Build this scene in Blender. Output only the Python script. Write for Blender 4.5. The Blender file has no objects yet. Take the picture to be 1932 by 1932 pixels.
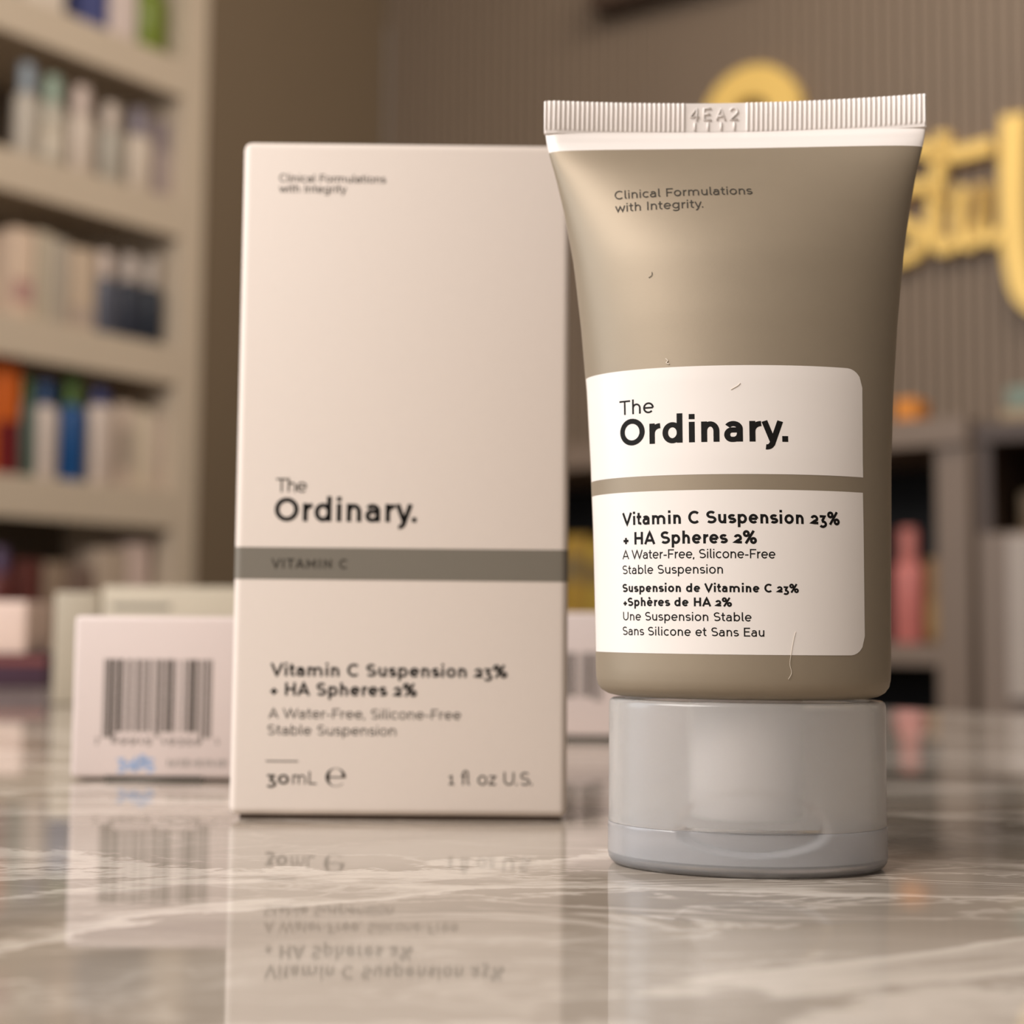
import bpy, bmesh, math, random
from math import sin, cos, pi, radians, sqrt
from mathutils import Vector, Matrix

SC = bpy.context.scene
COL = SC.collection
random.seed(7)

# ------------------------------------------------------------------ camera, world, lamps, exposure
CAM_H = 0.0342                                    # the phone lens sits 34 mm above the counter
cam_d = bpy.data.cameras.new('camera')
cam_d.sensor_fit = 'HORIZONTAL'; cam_d.sensor_width = 36.0
cam_d.lens = 36.0 * 2800.0 / 1932.0
cam_d.clip_start = 0.01; cam_d.clip_end = 60.0
cam_d.dof.use_dof = True
cam_d.dof.focus_distance = 0.203
cam_d.dof.aperture_fstop = 15.5
cam_d.dof.aperture_blades = 0
cam = bpy.data.objects.new('camera', cam_d); COL.objects.link(cam)
cam.matrix_world = (Matrix.Translation((0, 0, CAM_H)) @ Matrix.Rotation(pi / 2 + math.atan(0.075), 4, 'X')
                    @ Matrix.Rotation(radians(0.53), 4, 'Z'))
SC.camera = cam

world = bpy.data.worlds.new('shop_ambience'); SC.world = world
world.use_nodes = True
bg = world.node_tree.nodes['Background']
bg.inputs[0].default_value = (1.0, 0.93, 0.88, 1); bg.inputs[1].default_value = 0.16

def area(name, loc, size, power, color, target):
    d = bpy.data.lights.new(name, 'AREA'); d.shape = 'RECTANGLE'
    d.size, d.size_y = size; d.energy = power; d.color = color
    o = bpy.data.objects.new(name, d); COL.objects.link(o); o.location = loc
    o.rotation_euler = (Vector(target) - Vector(loc)).to_track_quat('-Z', 'Y').to_euler()
    return o
area('ceiling_lamp_over_counter', (-1.27, -0.84, 1.38), (1.2, 1.0), 54, (1.0, 0.93, 0.88), (0, 0.25, 0))
area('window_daylight', (-1.70, 0.12, 0.70), (0.9, 1.3), 17, (0.84, 0.91, 1.0), (0, 0.25, 0.05))
area('ceiling_lamp_over_shelves', (-0.1, 1.5, 1.85), (1.4, 0.5), 16, (1.0, 0.91, 0.82), (-0.5, 2.8, 0.4))
area('ceiling_lamp_over_sign', (0.9, 1.4, 1.85), (1.0, 0.4), 18, (1.0, 0.90, 0.78), (0.7, 2.8, 0.9))
SC.view_settings.view_transform = 'Standard'; SC.view_settings.look = 'None'
SC.view_settings.gamma = 1.0; SC.view_settings.use_curve_mapping = False
SC.view_settings.exposure = 0.0

# ------------------------------------------------------------------ helpers: tags, materials, meshes
def tag(o, label=None, cat=None, group=None, kind=None):
    if label: o['label'] = label
    if cat: o['category'] = cat
    if group: o['group'] = group
    if kind: o['kind'] = kind
    return o

def empty(name, loc=(0, 0, 0), rz=0.0):
    o = bpy.data.objects.new(name, None); COL.objects.link(o)
    o.empty_display_size = 0.01; o.location = loc; o.rotation_euler = (0, 0, rz)
    return o

def srgb(r, g, b):
    f = lambda c: (c / 255 / 12.92) if c <= 10.3 else ((c / 255 + 0.055) / 1.055) ** 2.4
    return (f(r), f(g), f(b), 1.0)

MATS = {}
def mat(name, rgb, rough=0.5, metal=0.0, vary=0.06, scale=60.0, bump=0.0, bscale=400.0, coat=0.0, spec=0.5):
    if name in MATS: return MATS[name]
    m = bpy.data.materials.new(name); m.use_nodes = True
    nt = m.node_tree; b = nt.nodes['Principled BSDF']
    c = srgb(*rgb)
    tc = nt.nodes.new('ShaderNodeTexCoord')
    n = nt.nodes.new('ShaderNodeTexNoise'); n.inputs['Scale'].default_value = scale; n.inputs['Detail'].default_value = 4
    nt.links.new(tc.outputs['Object'], n.inputs['Vector'])
    mx = nt.nodes.new('ShaderNodeMix'); mx.data_type = 'RGBA'
    mx.inputs['A'].default_value = tuple(x * (1 - vary) for x in c[:3]) + (1,)
    mx.inputs['B'].default_value = tuple(min(1, x * (1 + vary)) for x in c[:3]) + (1,)
    nt.links.new(n.outputs['Fac'], mx.inputs['Factor'])
    nt.links.new(mx.outputs['Result'], b.inputs['Base Color'])
    b.inputs['Roughness'].default_value = rough; b.inputs['Metallic'].default_value = metal
    b.inputs['Coat Weight'].default_value = coat; b.inputs['Coat Roughness'].default_value = 0.15
    b.inputs['Specular IOR Level'].default_value = spec
    if bump:
        n2 = nt.nodes.new('ShaderNodeTexNoise'); n2.inputs['Scale'].default_value = bscale; n2.inputs['Detail'].default_value = 3
        nt.links.new(tc.outputs['Object'], n2.inputs['Vector'])
        bp = nt.nodes.new('ShaderNodeBump'); bp.inputs['Strength'].default_value = bump; bp.inputs['Distance'].default_value = 0.0002
        nt.links.new(n2.outputs['Fac'], bp.inputs['Height']); nt.links.new(bp.outputs['Normal'], b.inputs['Normal'])
    MATS[name] = m
    return m

def obj(name, bm, m, parent=None, smooth=False, angle=None):
    me = bpy.data.meshes.new(name); bm.normal_update(); bm.to_mesh(me); bm.free()
    if m: me.materials.append(m)
    if smooth:
        me.polygons.foreach_set('use_smooth', [True] * len(me.polygons))
        if angle: me.set_sharp_from_angle(angle=angle)
    o = bpy.data.objects.new(name, me); COL.objects.link(o)
    if parent: o.parent = parent
    return o

def add_box(bm, x0, x1, y0, y1, z0, z1, bev=0.0, seg=3):
    vs = [bm.verts.new(p) for p in ((x0, y0, z0), (x1, y0, z0), (x1, y1, z0), (x0, y1, z0),
                                    (x0, y0, z1), (x1, y0, z1), (x1, y1, z1), (x0, y1, z1))]
    fs = [bm.faces.new([vs[i] for i in f]) for f in ((3, 2, 1, 0), (4, 5, 6, 7), (0, 1, 5, 4), (1, 2, 6, 5), (2, 3, 7, 6), (3, 0, 4, 7))]
    if bev:
        es = {e for f in fs for e in f.edges}
        bmesh.ops.bevel(bm, geom=list(es), offset=bev, segments=seg, profile=0.5, affect='EDGES')
def box_bm(*a, **k):
    bm = bmesh.new(); add_box(bm, *a, **k); return bm

def lathe_bm(prof, n=32, sx=1.0, sy=1.0, bm=None, cx=0, cy=0):
    bm = bm or bmesh.new(); rings = []
    for r, z in prof:
        if r < 1e-6: rings.append([bm.verts.new((cx, cy, z))])
        else: rings.append([bm.verts.new((cx + r * sx * cos(2 * pi * i / n), cy + r * sy * sin(2 * pi * i / n), z)) for i in range(n)])
    for a, b in zip(rings, rings[1:]):
        for i in range(n):
            j = (i + 1) % n
            if len(a) == 1 and len(b) == 1: continue
            if len(a) == 1: bm.faces.new((a[0], b[j], b[i]))
            elif len(b) == 1: bm.faces.new((a[i], a[j], b[0]))
            else: bm.faces.new((a[i], a[j], b[j], b[i]))
    return bm

def tube_path(bm, pts, r, n=8):
    rings = []
    for k, p in enumerate(pts):
        t = (pts[min(k + 1, len(pts) - 1)] - pts[max(k - 1, 0)]).normalized()
        a = t.orthogonal().normalized(); b = t.cross(a)
        if rings:                                   # keep the frame from twisting
            a = (ref - t * ref.dot(t)).normalized(); b = t.cross(a)
        ref = a
        rings.append([bm.verts.new(p + (a * cos(2 * pi * i / n) + b * sin(2 * pi * i / n)) * r) for i in range(n)])
    for u, v in zip(rings, rings[1:]):
        for i in range(n): bm.faces.new((u[i], u[(i + 1) % n], v[(i + 1) % n], v[i]))
    bm.faces.new(rings[0][::-1]); bm.faces.new(rings[-1])

# ------------------------------------------------------------------ a drawn geometric sans: every glyph is a set of pen strokes
CAPH, XH, ASC, DSC = 0.71, 0.52, 0.73, -0.21
def arc(cx, cy, rx, ry, a0, a1):
    n = max(3, int(abs(a1 - a0) / 12))
    return [(cx + rx * cos(radians(a0 + (a1 - a0) * i / n)), cy + ry * sin(radians(a0 + (a1 - a0) * i / n))) for i in range(n + 1)]
def oval(x0, x1, y0, y1): return arc((x0 + x1) / 2, (y0 + y1) / 2, (x1 - x0) / 2, (y1 - y0) / 2, 0, 360)

def glyph(ch, w, XH=XH, ASC=ASC):
    """strokes (centre lines) and advance of one character for pen width w"""
    h = w / 2; X = XH; xc = X - h; C = CAPH; cc = C - h
    if ch == ' ': return [], .29
    if ch == '.': return [[(.05, 0), (.05, max(w * 1.1, .1))]], .16 + w * .3
    if ch == ',': return [[(.085, .085), (.085, .04), (.055, -.085)]], .2
    if ch == '-': return [[(.05, .25), (.31, .25)]], .36
    if ch == '+': return [[(.0, .22), (.36, .22)], [(.18, .04), (.18, .40)]], .39
    if ch == '/': return [[(.0, -.04), (.3, C)]], .32
    if ch == '%':
        return [oval(.04 + h * .6, .32, C - .29, C - h * .6), oval(.46, .74 - h * .6, h * .6, .29), [(.17, 0), (.60, C)]], .78
    if ch == 'ﬂ': return [[(.13, 0), (.13, ASC - .14)] + arc(.255, ASC - .14, .125, .16, 180, 0)[1:] + [(.38, .12)] + arc(.47, .12, .09, .12 - h, 180, 280)[1:], [(.02, X - h), (.26, X - h)]], .53 + w * .4
    # lower case
    if ch == 'o': return [oval(.045 + h, .555 - h, h - .01, xc + .01)], .6
    if ch in 'bp':
        y = (0, ASC) if ch == 'b' else (DSC, X)
        return [[(.075 + h, y[0]), (.075 + h, y[1])], oval(.075 + h, .565 - h, h - .01, xc + .01)], .61
    if ch in 'dq':
        y = (0, ASC) if ch == 'd' else (DSC, X)
        return [[(.535 - h, y[0]), (.535 - h, y[1])], oval(.045 + h, .535 - h, h - .01, xc + .01)], .61
    if ch == 'g':
        e = .535 - h
        return [[(e, X), (e, -.04)] + arc((e + .08) / 2, -.04, (e - .08) / 2, .165 - h, 0, -150)[1:], oval(.045 + h, e, h + .02, xc + .01)], .61
    if ch == 'c': return [arc(.30, X / 2, .255 - h, X / 2 - h + .01, 45, 315)], .53
    if ch in 'eè':
        s = [arc(.30, X / 2, .255 - h, X / 2 - h + .01, 0, 318), [(.045 + h, X / 2), (.555 - h, X / 2)]]
        if ch == 'è': s.append([(.20, .72), (.34, .59)])
        return s, .59
    if ch == 'a':
        e = .47 - h
        return [[(e, 0), (e, X * .62)] + arc((e + .10) / 2, X * .62, (e - .10) / 2, X * .38 - h, 0, 150)[1:],
                [(e, .29 + h * .3), (.23, .29 + h * .3)] + arc(.215, (h + .29 + h * .3) / 2 - .005, .17 - h * .9, (.29 + h * .3 - h) / 2 + .005, 90, 270)[1:] + [(.26, h - .01)] + arc(.26, h + .15, e - .26, .16, -90, 0)[1:]], .545
    if ch in 'nh':
        e = .50 - h; s0 = .075 + h
        return [[(s0, 0), (s0, ASC if ch == 'h' else X)], [(s0, .22)] + arc((s0 + e) / 2, xc - .19, (e - s0) / 2, .19, 180, 0) + [(e, 0)]], .57
    if ch == 'm':
        s0 = .075 + h; m1 = .43; e = .785 + .0 * h
        return [[(s0, 0), (s0, X)], [(s0, .22)] + arc((s0 + m1) / 2, xc - .17, (m1 - s0) / 2, .17, 180, 0) + [(m1, 0)],
                [(m1, .22)] + arc((m1 + e) / 2, xc - .17, (e - m1) / 2, .17, 180, 0) + [(e, 0)]], .87 + h
    if ch == 'u':
        e = .50 - h; s0 = .07 + h
        return [[(e, 0), (e, X)], [(s0, X)] + arc((s0 + e) / 2, h + .19, (e - s0) / 2, .19, 180, 360)], .57
    if ch == 'r':
        s0 = .075 + h
        return [[(s0, 0), (s0, X)], [(s0, .24)] + arc(s0 + .20, xc - .20, .20, .20, 180, 88)], .36
    if ch == 's':
        r = (X - w) / 4
        return [arc(.235, X - h - r, .175 - h * .5, r, 32, 270)[:-1] + arc(.235, h + r, .19 - h * .5, r, 90, -148)], .46
    if ch == 't': return [[(.15, .68), (.15, .14)] + arc(.27, .14 + h * .3, .12, .14 - h * .7, 180, 290)[1:], [(.02, X - h), (.31, X - h)]], .35
    if ch == 'f': return [[(.13, 0), (.13, ASC - .15)] + arc(.26, ASC - .15, .13, .15 - h, 180, 80)[1:], [(.02, X - h), (.29, X - h)]], .31
    if ch == 'i': return [[(.075 + h, 0), (.075 + h, X)], [(.075 + h, .62), (.075 + h, .62 + max(w, .09))]], .15 + w
    if ch == 'l': return [[(.075 + h, ASC), (.075 + h, .12)] + arc(.165 + h, .12, .09, .12 - h, 180, 280)[1:]], .21 + w * .6
    if ch == 'v': return [[(.03 + h * .5, X), (.245, h * .4), (.46 - h * .5, X)]], .49
    if ch == 'w': return [[(.03 + h * .5, X), (.21, h * .4), (.375, X - h), (.54, h * .4), (.72 - h * .5, X)]], .75
    if ch == 'y': return [[(.03 + h * .5, X), (.25, .02)], [(.47 - h * .5, X), (.24, -.06)] + arc(.12, -.06, .105, .15 - h, -15, -105)], .495
    if ch == 'z': return [[(.05, xc), (.40, xc), (.06, h), (.42, h)]], .46
    # capitals
    if ch == 'A': return [[(.02 + h * .5, 0), (.335, C - h * .3), (.65 - h * .5, 0)], [(.14, .21), (.53, .21)]], .67
    if ch == 'C': return [arc(.39, C / 2, .345 - h, C / 2 - h + .01, 46, 314)], .69
    if ch == 'E': return [[(.56, cc), (.085 + h, cc), (.085 + h, h), (.57, h)], [(.085 + h, C / 2 + .02), (.51, C / 2 + .02)]], .61
    if ch == 'F': return [[(.085 + h, 0), (.085 + h, cc), (.56, cc)], [(.085 + h, C / 2 - .01), (.49, C / 2 - .01)]], .575
    if ch == 'H': return [[(.085 + h, 0), (.085 + h, C)], [(.645 - h, 0), (.645 - h, C)], [(.085 + h, C / 2), (.645 - h, C / 2)]], .73
    if ch == 'I': return [[(.085 + h, 0), (.085 + h, C)]], .17 + w
    if ch == 'L': return [[(.085 + h, C), (.085 + h, h), (.53, h)]], .56
    if ch == 'M': return [[(.085 + h, 0), (.085 + h, C - h), (.425, .2), (.765 - h, C - h), (.765 - h, 0)]], .85
    if ch == 'N': return [[(.085 + h, 0), (.085 + h, C - h), (.645 - h, h), (.645 - h, C)]], .73
    if ch == 'O': return [oval(.045 + h, .735 - h, h - .01, cc + .01)], .78
    if ch == 'S':
        r = (C - w) / 4
        return [arc(.31, C - h - r, .225 - h * .5, r, 35, 270)[:-1] + arc(.31, h + r, .245 - h * .5, r, 90, -145)], .61
    if ch == 'T': return [[(.02, cc), (.59, cc)], [(.305, 0), (.305, C)]], .61
    if ch == 'U': return [[(.075 + h, C), (.075 + h, .30)] + arc(.355, .30, .28 - h, .30 - h, 180, 360)[1:] + [(.635 - h, C)]], .71
    if ch == 'V': return [[(.02 + h * .5, C), (.33, h * .4), (.64 - h * .5, C)]], .66
    if ch == 'W': return [[(.02 + h * .5, C), (.28, h * .4), (.51, C - h * .4), (.74, h * .4), (1.0 - h * .5, C)]], 1.02
    # old-style figures
    if ch == '0': return [oval(.045 + h, .545 - h, h - .01, xc + .01)], .59
    if ch == '1': return [[(.05, xc - .06), (.19, xc), (.19, 0)], [(.05, h), (.33, h)]], .38
    if ch == '2': return [arc(.25, xc - .145, .18 - h * .4, .145, 165, -35)[:-1] + [(.06, h), (.47, h)]], .51
    if ch == '3': return [[(.05, xc), (.41 - h, xc), (.21, .235)] + arc(.225, .02, .21 - h * .5, .215 - h, 88, -145)], .48
    if ch == '4': return [[(.35, -.15), (.35, X), (.03, .03), (.50, .03)]], .52
    if ch == '5': return [[(.42, xc), (.12, xc), (.10, .25)] + arc(.23, .04, .20 - h * .5, .215 - h, 120, -145)], .49
    if ch == '6': return [oval(.05 + h, .51 - h, h - .01, .44 - h), [(.40, ASC), (.10, .36)]], .55
    if ch == '7': return [[(.03, xc), (.43 - h, xc), (.15, -.19)]], .45
    if ch == '8': return [oval(.06 + h, .50 - h, h - .01, .38), oval(.10 + h, .46 - h, .38, C - h)], .55
    if ch == '9': return [oval(.05 + h, .51 - h, .10, xc + .01), [(.46, .16), (.16, -.19)]], .55
    raise KeyError(ch)

def ribbon(bm, pts, hw, place, maxlen=0.22):
    """one pen stroke as a strip of quads with mitred bends; place() carries a drawn point on to the surface"""
    q = [pts[0]]
    for a, b in zip(pts, pts[1:]):
        L = math.hypot(b[0] - a[0], b[1] - a[1])
        if L < 1e-7: continue
        n = max(1, int(math.ceil(L / maxlen)))
        q += [(a[0] + (b[0] - a[0]) * i / n, a[1] + (b[1] - a[1]) * i / n) for i in range(1, n + 1)]
    closed = math.hypot(q[0][0] - q[-1][0], q[0][1] - q[-1][1]) < 1e-6
    if closed: q = q[:-1]
    N = len(q); L, Rr = [], []
    for i in range(N):
        def d(a, b):
            x, y = b[0] - a[0], b[1] - a[1]; l = math.hypot(x, y) or 1; return (x / l, y / l)
        d0 = d(q[i - 1], q[i]) if (i or closed) else d(q[0], q[1])
        d1 = d(q[i], q[(i + 1) % N]) if (i < N - 1 or closed) else d(q[-2], q[-1])
        nx, ny = -(d0[1] + d1[1]), d0[0] + d1[0]; l = math.hypot(nx, ny) or 1; nx, ny = nx / l, ny / l
        k = hw / max(0.62, nx * -d1[1] + ny * d1[0])
        L.append(bm.verts.new(place(q[i][0] + nx * k, q[i][1] + ny * k)))
        Rr.append(bm.verts.new(place(q[i][0] - nx * k, q[i][1] - ny * k)))
    for i in range(N if closed else N - 1):
        j = (i + 1) % N
        bm.faces.new((Rr[i], Rr[j], L[j], L[i]))

def text_bm(bm, s, x0, x1, y, cap, w, place, track=0.0, xh=XH, asc=ASC):
    """the line s from x0 to x1 (ink to ink) on baseline y with capital height cap; all in millimetres"""
    em = cap / CAPH
    for _ in range(3):
        items, pen = [], 0.0
        for ch in s:
            st, adv = glyph(ch, w, xh, asc)
            items += [[(px + pen, py) for px, py in p] for p in st]; pen += adv + track
        lo = min(px for p in items for px, _ in p) - w / 2; hi = max(px for p in items for px, _ in p) + w / 2
        if x1 is None or len(s) < 3: break
        gap = (x1 - x0) / em - (hi - lo)                 # first close up the spacing a little, then fit the rest
        if gap > 0: gap = max(0, (x1 - x0) / em / 1.16 - (hi - lo))   # a wide cut first, spacing only beyond that
        d = max(-.06, min(.05, gap / (len(s) - 1))); track += d
        if abs(d) < 1e-4: break
    sx = (x1 - x0) / (hi - lo) if x1 is not None else em
    for p in items:
        ribbon(bm, p, w / 2, lambda px, py: place(x0 + (px - lo) * sx, y + py * em))

# ------------------------------------------------------------------ materials with a structure of their own
def marble():
    m = bpy.data.materials.new('polished_marble'); m.use_nodes = True
    nt = m.node_tree; b = nt.nodes['Principled BSDF']; N = nt.nodes.new; K = nt.links.new
    tc = N('ShaderNodeTexCoord')
    mp = N('ShaderNodeMapping'); mp.inputs['Rotation'].default_value = (0, 0, radians(12)); mp.inputs['Scale'].default_value = (0.42, 1.25, 1)
    K(tc.outputs['Object'], mp.inputs['Vector'])
    def noise(scale, detail, dist, rough=.55):
        n = N('ShaderNodeTexNoise'); n.inputs['Scale'].default_value = scale; n.inputs['Detail'].default_value = detail
        n.inputs['Distortion'].default_value = dist; n.inputs['Roughness'].default_value = rough; K(mp.outputs['Vector'], n.inputs['Vector']); return n
    def ramp(src, stops):
        r = N('ShaderNodeValToRGB'); K(src, r.inputs['Fac'])
        e = r.color_ramp.elements
        e[0].position, e[0].color = stops[0][0], stops[0][1]; e[1].position, e[1].color = stops[-1][0], stops[-1][1]
        for p, c in stops[1:-1]: x = e.new(p); x.color = c
        return r
    g = lambda v: (v, v, v, 1)
    cloud = ramp(noise(11, 6, .8).outputs['Fac'], [(.30, srgb(134, 123, 111)), (.5, srgb(163, 152, 139)), (.68, srgb(189, 179, 167))])
    v1 = ramp(noise(10, 8, 1.2, .62).outputs['Fac'], [(.44, g(0)), (.492, g(.8)), (.505, g(.8)), (.52, g(0))])
    v2 = ramp(noise(46, 5, 1.1, .6).outputs['Fac'], [(.47, g(0)), (.5, g(.75)), (.53, g(0))])
    msk = ramp(noise(8, 3, .4).outputs['Fac'], [(.42, g(0.05)), (.62, g(1))])
    mul = N('ShaderNodeMath'); mul.operation = 'MULTIPLY'; K(v2.outputs['Color'], mul.inputs[0]); K(msk.outputs['Color'], mul.inputs[1])
    mxx = N('ShaderNodeMath'); mxx.operation = 'MAXIMUM'; K(v1.outputs['Color'], mxx.inputs[0]); K(mul.outputs[0], mxx.inputs[1])
    sc = N('ShaderNodeMath'); sc.operation = 'MULTIPLY'; K(mxx.outputs[0], sc.inputs[0]); sc.inputs[1].default_value = .75
    mix = N('ShaderNodeMix'); mix.data_type = 'RGBA'; K(sc.outputs[0], mix.inputs['Factor']); K(cloud.outputs['Color'], mix.inputs['A'])
    mix.inputs['B'].default_value = srgb(242, 232, 220)
    K(mix.outputs['Result'], b.inputs['Base Color'])
    b.inputs['Roughness'].default_value = 0.035; b.inputs['IOR'].default_value = 1.5
    MATS['marble'] = m
    return m

def frosted(name, col, trans):
    m = bpy.data.materials.new(name); m.use_nodes = True
    nt = m.node_tree; b = nt.nodes['Principled BSDF']
    n = nt.nodes.new('ShaderNodeTexNoise'); n.inputs['Scale'].default_value = 900; n.inputs['Detail'].default_value = 2
    tc = nt.nodes.new('ShaderNodeTexCoord'); nt.links.new(tc.outputs['Object'], n.inputs['Vector'])
    bp = nt.nodes.new('ShaderNodeBump'); bp.inputs['Strength'].default_value = .05; bp.inputs['Distance'].default_value = .0001
    nt.links.new(n.outputs['Fac'], bp.inputs['Height']); nt.links.new(bp.outputs['Normal'], b.inputs['Normal'])
    b.inputs['Base Color'].default_value = col
    b.inputs['Roughness'].default_value = 0.25; b.inputs['IOR'].default_value = 1.45
    b.inputs['Transmission Weight'].default_value = trans
    return m

M_marble = marble()
M_frost = frosted('frosted_plastic', (0.985, 0.975, 0.96, 1), 0.82)
M_frostlid = frosted('thick_frosted_plastic', (0.86, 0.855, 0.865, 1), 0.76)
M_tube = mat('taupe_satin_plastic', (150, 136, 116), rough=.52, metal=.35, vary=.03, scale=300, bump=.035, bscale=5000)
M_tubewhite = mat('white_polyethylene', (236, 228, 222), rough=.34, vary=.01)
M_label = mat('white_gloss_print', (231, 223, 216), rough=.38, vary=.008)
M_ink = mat('black_ink', (20, 18, 16), rough=.6, vary=.02, spec=.15)
M_inkgrey = mat('grey_ink', (66, 61, 54), rough=.6, vary=.02, spec=.15)
M_card = mat('white_carton_board', (230, 217, 206), rough=.55, vary=.012, scale=500, bump=.06, bscale=1500)
M_cardpink = mat('white_coated_board', (215, 200, 194), rough=.5, vary=.012, scale=300)
M_band = mat('grey_printed_band', (122, 115, 103), rough=.5, vary=.02, scale=300)
M_stamp = mat('blue_stamp_ink', (150, 172, 206), rough=.6)
M_wall = mat('brown_wall_paint', (118, 101, 80), rough=.6, vary=.03, scale=6)
M_slat = mat('brown_slatted_panel', (126, 109, 92), rough=.55, vary=.04, scale=5)
M_shelf = mat('cream_shelf_laminate', (205, 188, 166), rough=.45, vary=.03, scale=8)
M_shelfback = mat('shelf_back_board', (120, 108, 94), rough=.6, vary=.04, scale=8)
M_dark = mat('unlit_interior_black', (9, 8, 8), rough=.7)  # near-black colour standing in for the unlit inside of the compartments
M_unit = mat('taupe_furniture_laminate', (128, 110, 95), rough=.5, vary=.04, scale=10)
M_brown = mat('dark_brown_laminate', (72, 54, 42), rough=.5, vary=.05, scale=10)
M_gold = mat('gold_sign_paint', (242, 204, 116), rough=.38, metal=.15, vary=.03, scale=8)
M_floor = mat('shop_floor_tile', (120, 104, 90), rough=.4, vary=.06, scale=3)
M_ceiling = mat('shop_ceiling_paint', (205, 195, 182), rough=.8, vary=.02, scale=3)

# ------------------------------------------------------------------ the room
FLOOR_Z, CEIL_Z = -0.90, 1.92
def struct(name, bm, m): return tag(obj(name, bm, m), kind='structure')
struct('floor', box_bm(-3.2, 3.6, -2.2, 4.6, FLOOR_Z - .05, FLOOR_Z), M_floor)
struct('ceiling', box_bm(-3.2, 3.6, -2.2, 4.6, CEIL_Z, CEIL_Z + .05), M_ceiling)

def place(o, org, deg):
    o.location = (org[0], org[1], 0); o.rotation_euler = (0, 0, radians(deg)); return o
SH, SH_A = (-0.639, 3.0), 54.0          # shelving: front right foot; runs away to the right
CORNER = (-0.309, 3.454)
WB_A = -36.0                            # slatted wall: from the corner towards the right and nearer
bm = bmesh.new()
add_box(bm, .002, .561, .0, .42, FLOOR_Z, CEIL_Z)
add_box(bm, -3.0, .561, .42, .47, FLOOR_Z, CEIL_Z)
place(struct('wall_left', bm, M_wall), SH, SH_A)
bm = bmesh.new()
add_box(bm, 0, 3.6, .012, .06, FLOOR_Z, CEIL_Z)
x = 0.004
while x < 3.58:
    add_box(bm, x, x + .017, 0, .013, FLOOR_Z, CEIL_Z); x += .024
place(struct('wall_back', bm, M_slat), CORNER, WB_A)
place(struct('trim_1', box_bm(.62, 1.05, -.07, -.002, 1.325, 1.40, bev=.004), M_brown), CORNER, WB_A)

# ------------------------------------------------------------------ counter
def worktop():
    d = Vector((-0.809, 0.588)); p = Vector((.1815, .611))
    a = p - d * .75; b = p + d * 1.6
    poly = [(a.x, a.y), (b.x, b.y), (b.x, -.75), (a.x, -.75)]
    bm = bmesh.new()
    lo = [bm.verts.new((x, y, -.03)) for x, y in poly]; hi = [bm.verts.new((x, y, 0)) for x, y in poly]
    bm.faces.new(hi); bm.faces.new(lo[::-1])
    for i in range(4): bm.faces.new((lo[i], lo[(i + 1) % 4], hi[(i + 1) % 4], hi[i]))
    bmesh.ops.recalc_face_normals(bm, faces=bm.faces)
    return bm, poly
ct = tag(empty('counter', (0, 0, 0)), 'polished pale marble shop counter with white veins, under the tube and cartons', 'counter')
wt, poly = worktop()
obj('worktop', wt, M_marble, ct)
bm = bmesh.new()
cx = sum(p[0] for p in poly) / 4; cy = sum(p[1] for p in poly) / 4
ring = [(cx + (x - cx) * .93, cy + (y - cy) * .93) for x, y in poly]
lo = [bm.verts.new((x, y, FLOOR_Z)) for x, y in ring]; hi = [bm.verts.new((x, y, -.03)) for x, y in ring]
bm.faces.new(hi); bm.faces.new(lo[::-1])
for i in range(4): bm.faces.new((lo[i], lo[(i + 1) % 4], hi[(i + 1) % 4], hi[i]))
bmesh.ops.recalc_face_normals(bm, faces=bm.faces)
obj('base_cabinet', bm, M_unit, ct)

# ------------------------------------------------------------------ the squeeze tube (millimetres, then scaled)
TUBE_LOC, TUBE_YAW = (0.03409, 0.216, 0.0), radians(-5)
HALF, PERIM = 28.15, 112.6
ZA = [(27, 21.1), (30, 21.15), (38.6, 21.3), (48, 21.5), (57.4, 21.75), (68.4, 22.3), (78, 23.05), (87.6, 24.1), (92, 24.8), (96, 25.5), (101, 26.6), (104, 27.4), (106, 27.85), (107.6, 28.05), (108.8, 28.15), (112.6, 28.0)]
ZC = [(24, -.6), (30, -.6), (48, -.74), (57.4, -.9), (68.4, -1.0), (78, -1.1), (87, -1.2), (96, -1.4), (108, -1.65), (113, -1.7)]
def lerp(T, z):
    if z <= T[0][0]: return T[0][1]
    for (a, u), (b, v) in zip(T, T[1:]):
        if z <= b: return u + (v - u) * (z - a) / (b - a)
    return T[-1][1]
_bc = {}
def half_depth(a):
    """a tube keeps its girth: the half depth that goes with half width a"""
    k = round(a, 4)
    if k not in _bc:
        lo, hi = 1e-4, 30.0
        for _ in range(50):
            m = (lo + hi) / 2; q = ((a - m) / (a + m)) ** 2
            if pi * (a + m) * (1 + 3 * q / (10 + sqrt(4 - 3 * q))) < PERIM: lo = m
            else: hi = m
        _bc[k] = max(lo, .45)
    return _bc[k]
def bow(u, z):
    k = min(max((z - 85) / 23, 0), 1); k = k * k * (3 - 2 * k)
    return 2.6 * k * max(0, 1 - (u / 28.0) ** 2)
_at = {}
def arc_table(a, b):
    k = (round(a, 4), round(b, 4))
    if k not in _at:
        n = 160; T = [0.0]; px, py = 0, -b
        for i in range(1, n + 1):
            t = pi / 2 * i / n; x, y = a * sin(t), -b * cos(t)
            T.append(T[-1] + math.hypot(x - px, y - py)); px, py = x, y
        _at[k] = T
    return _at[k]
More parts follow.
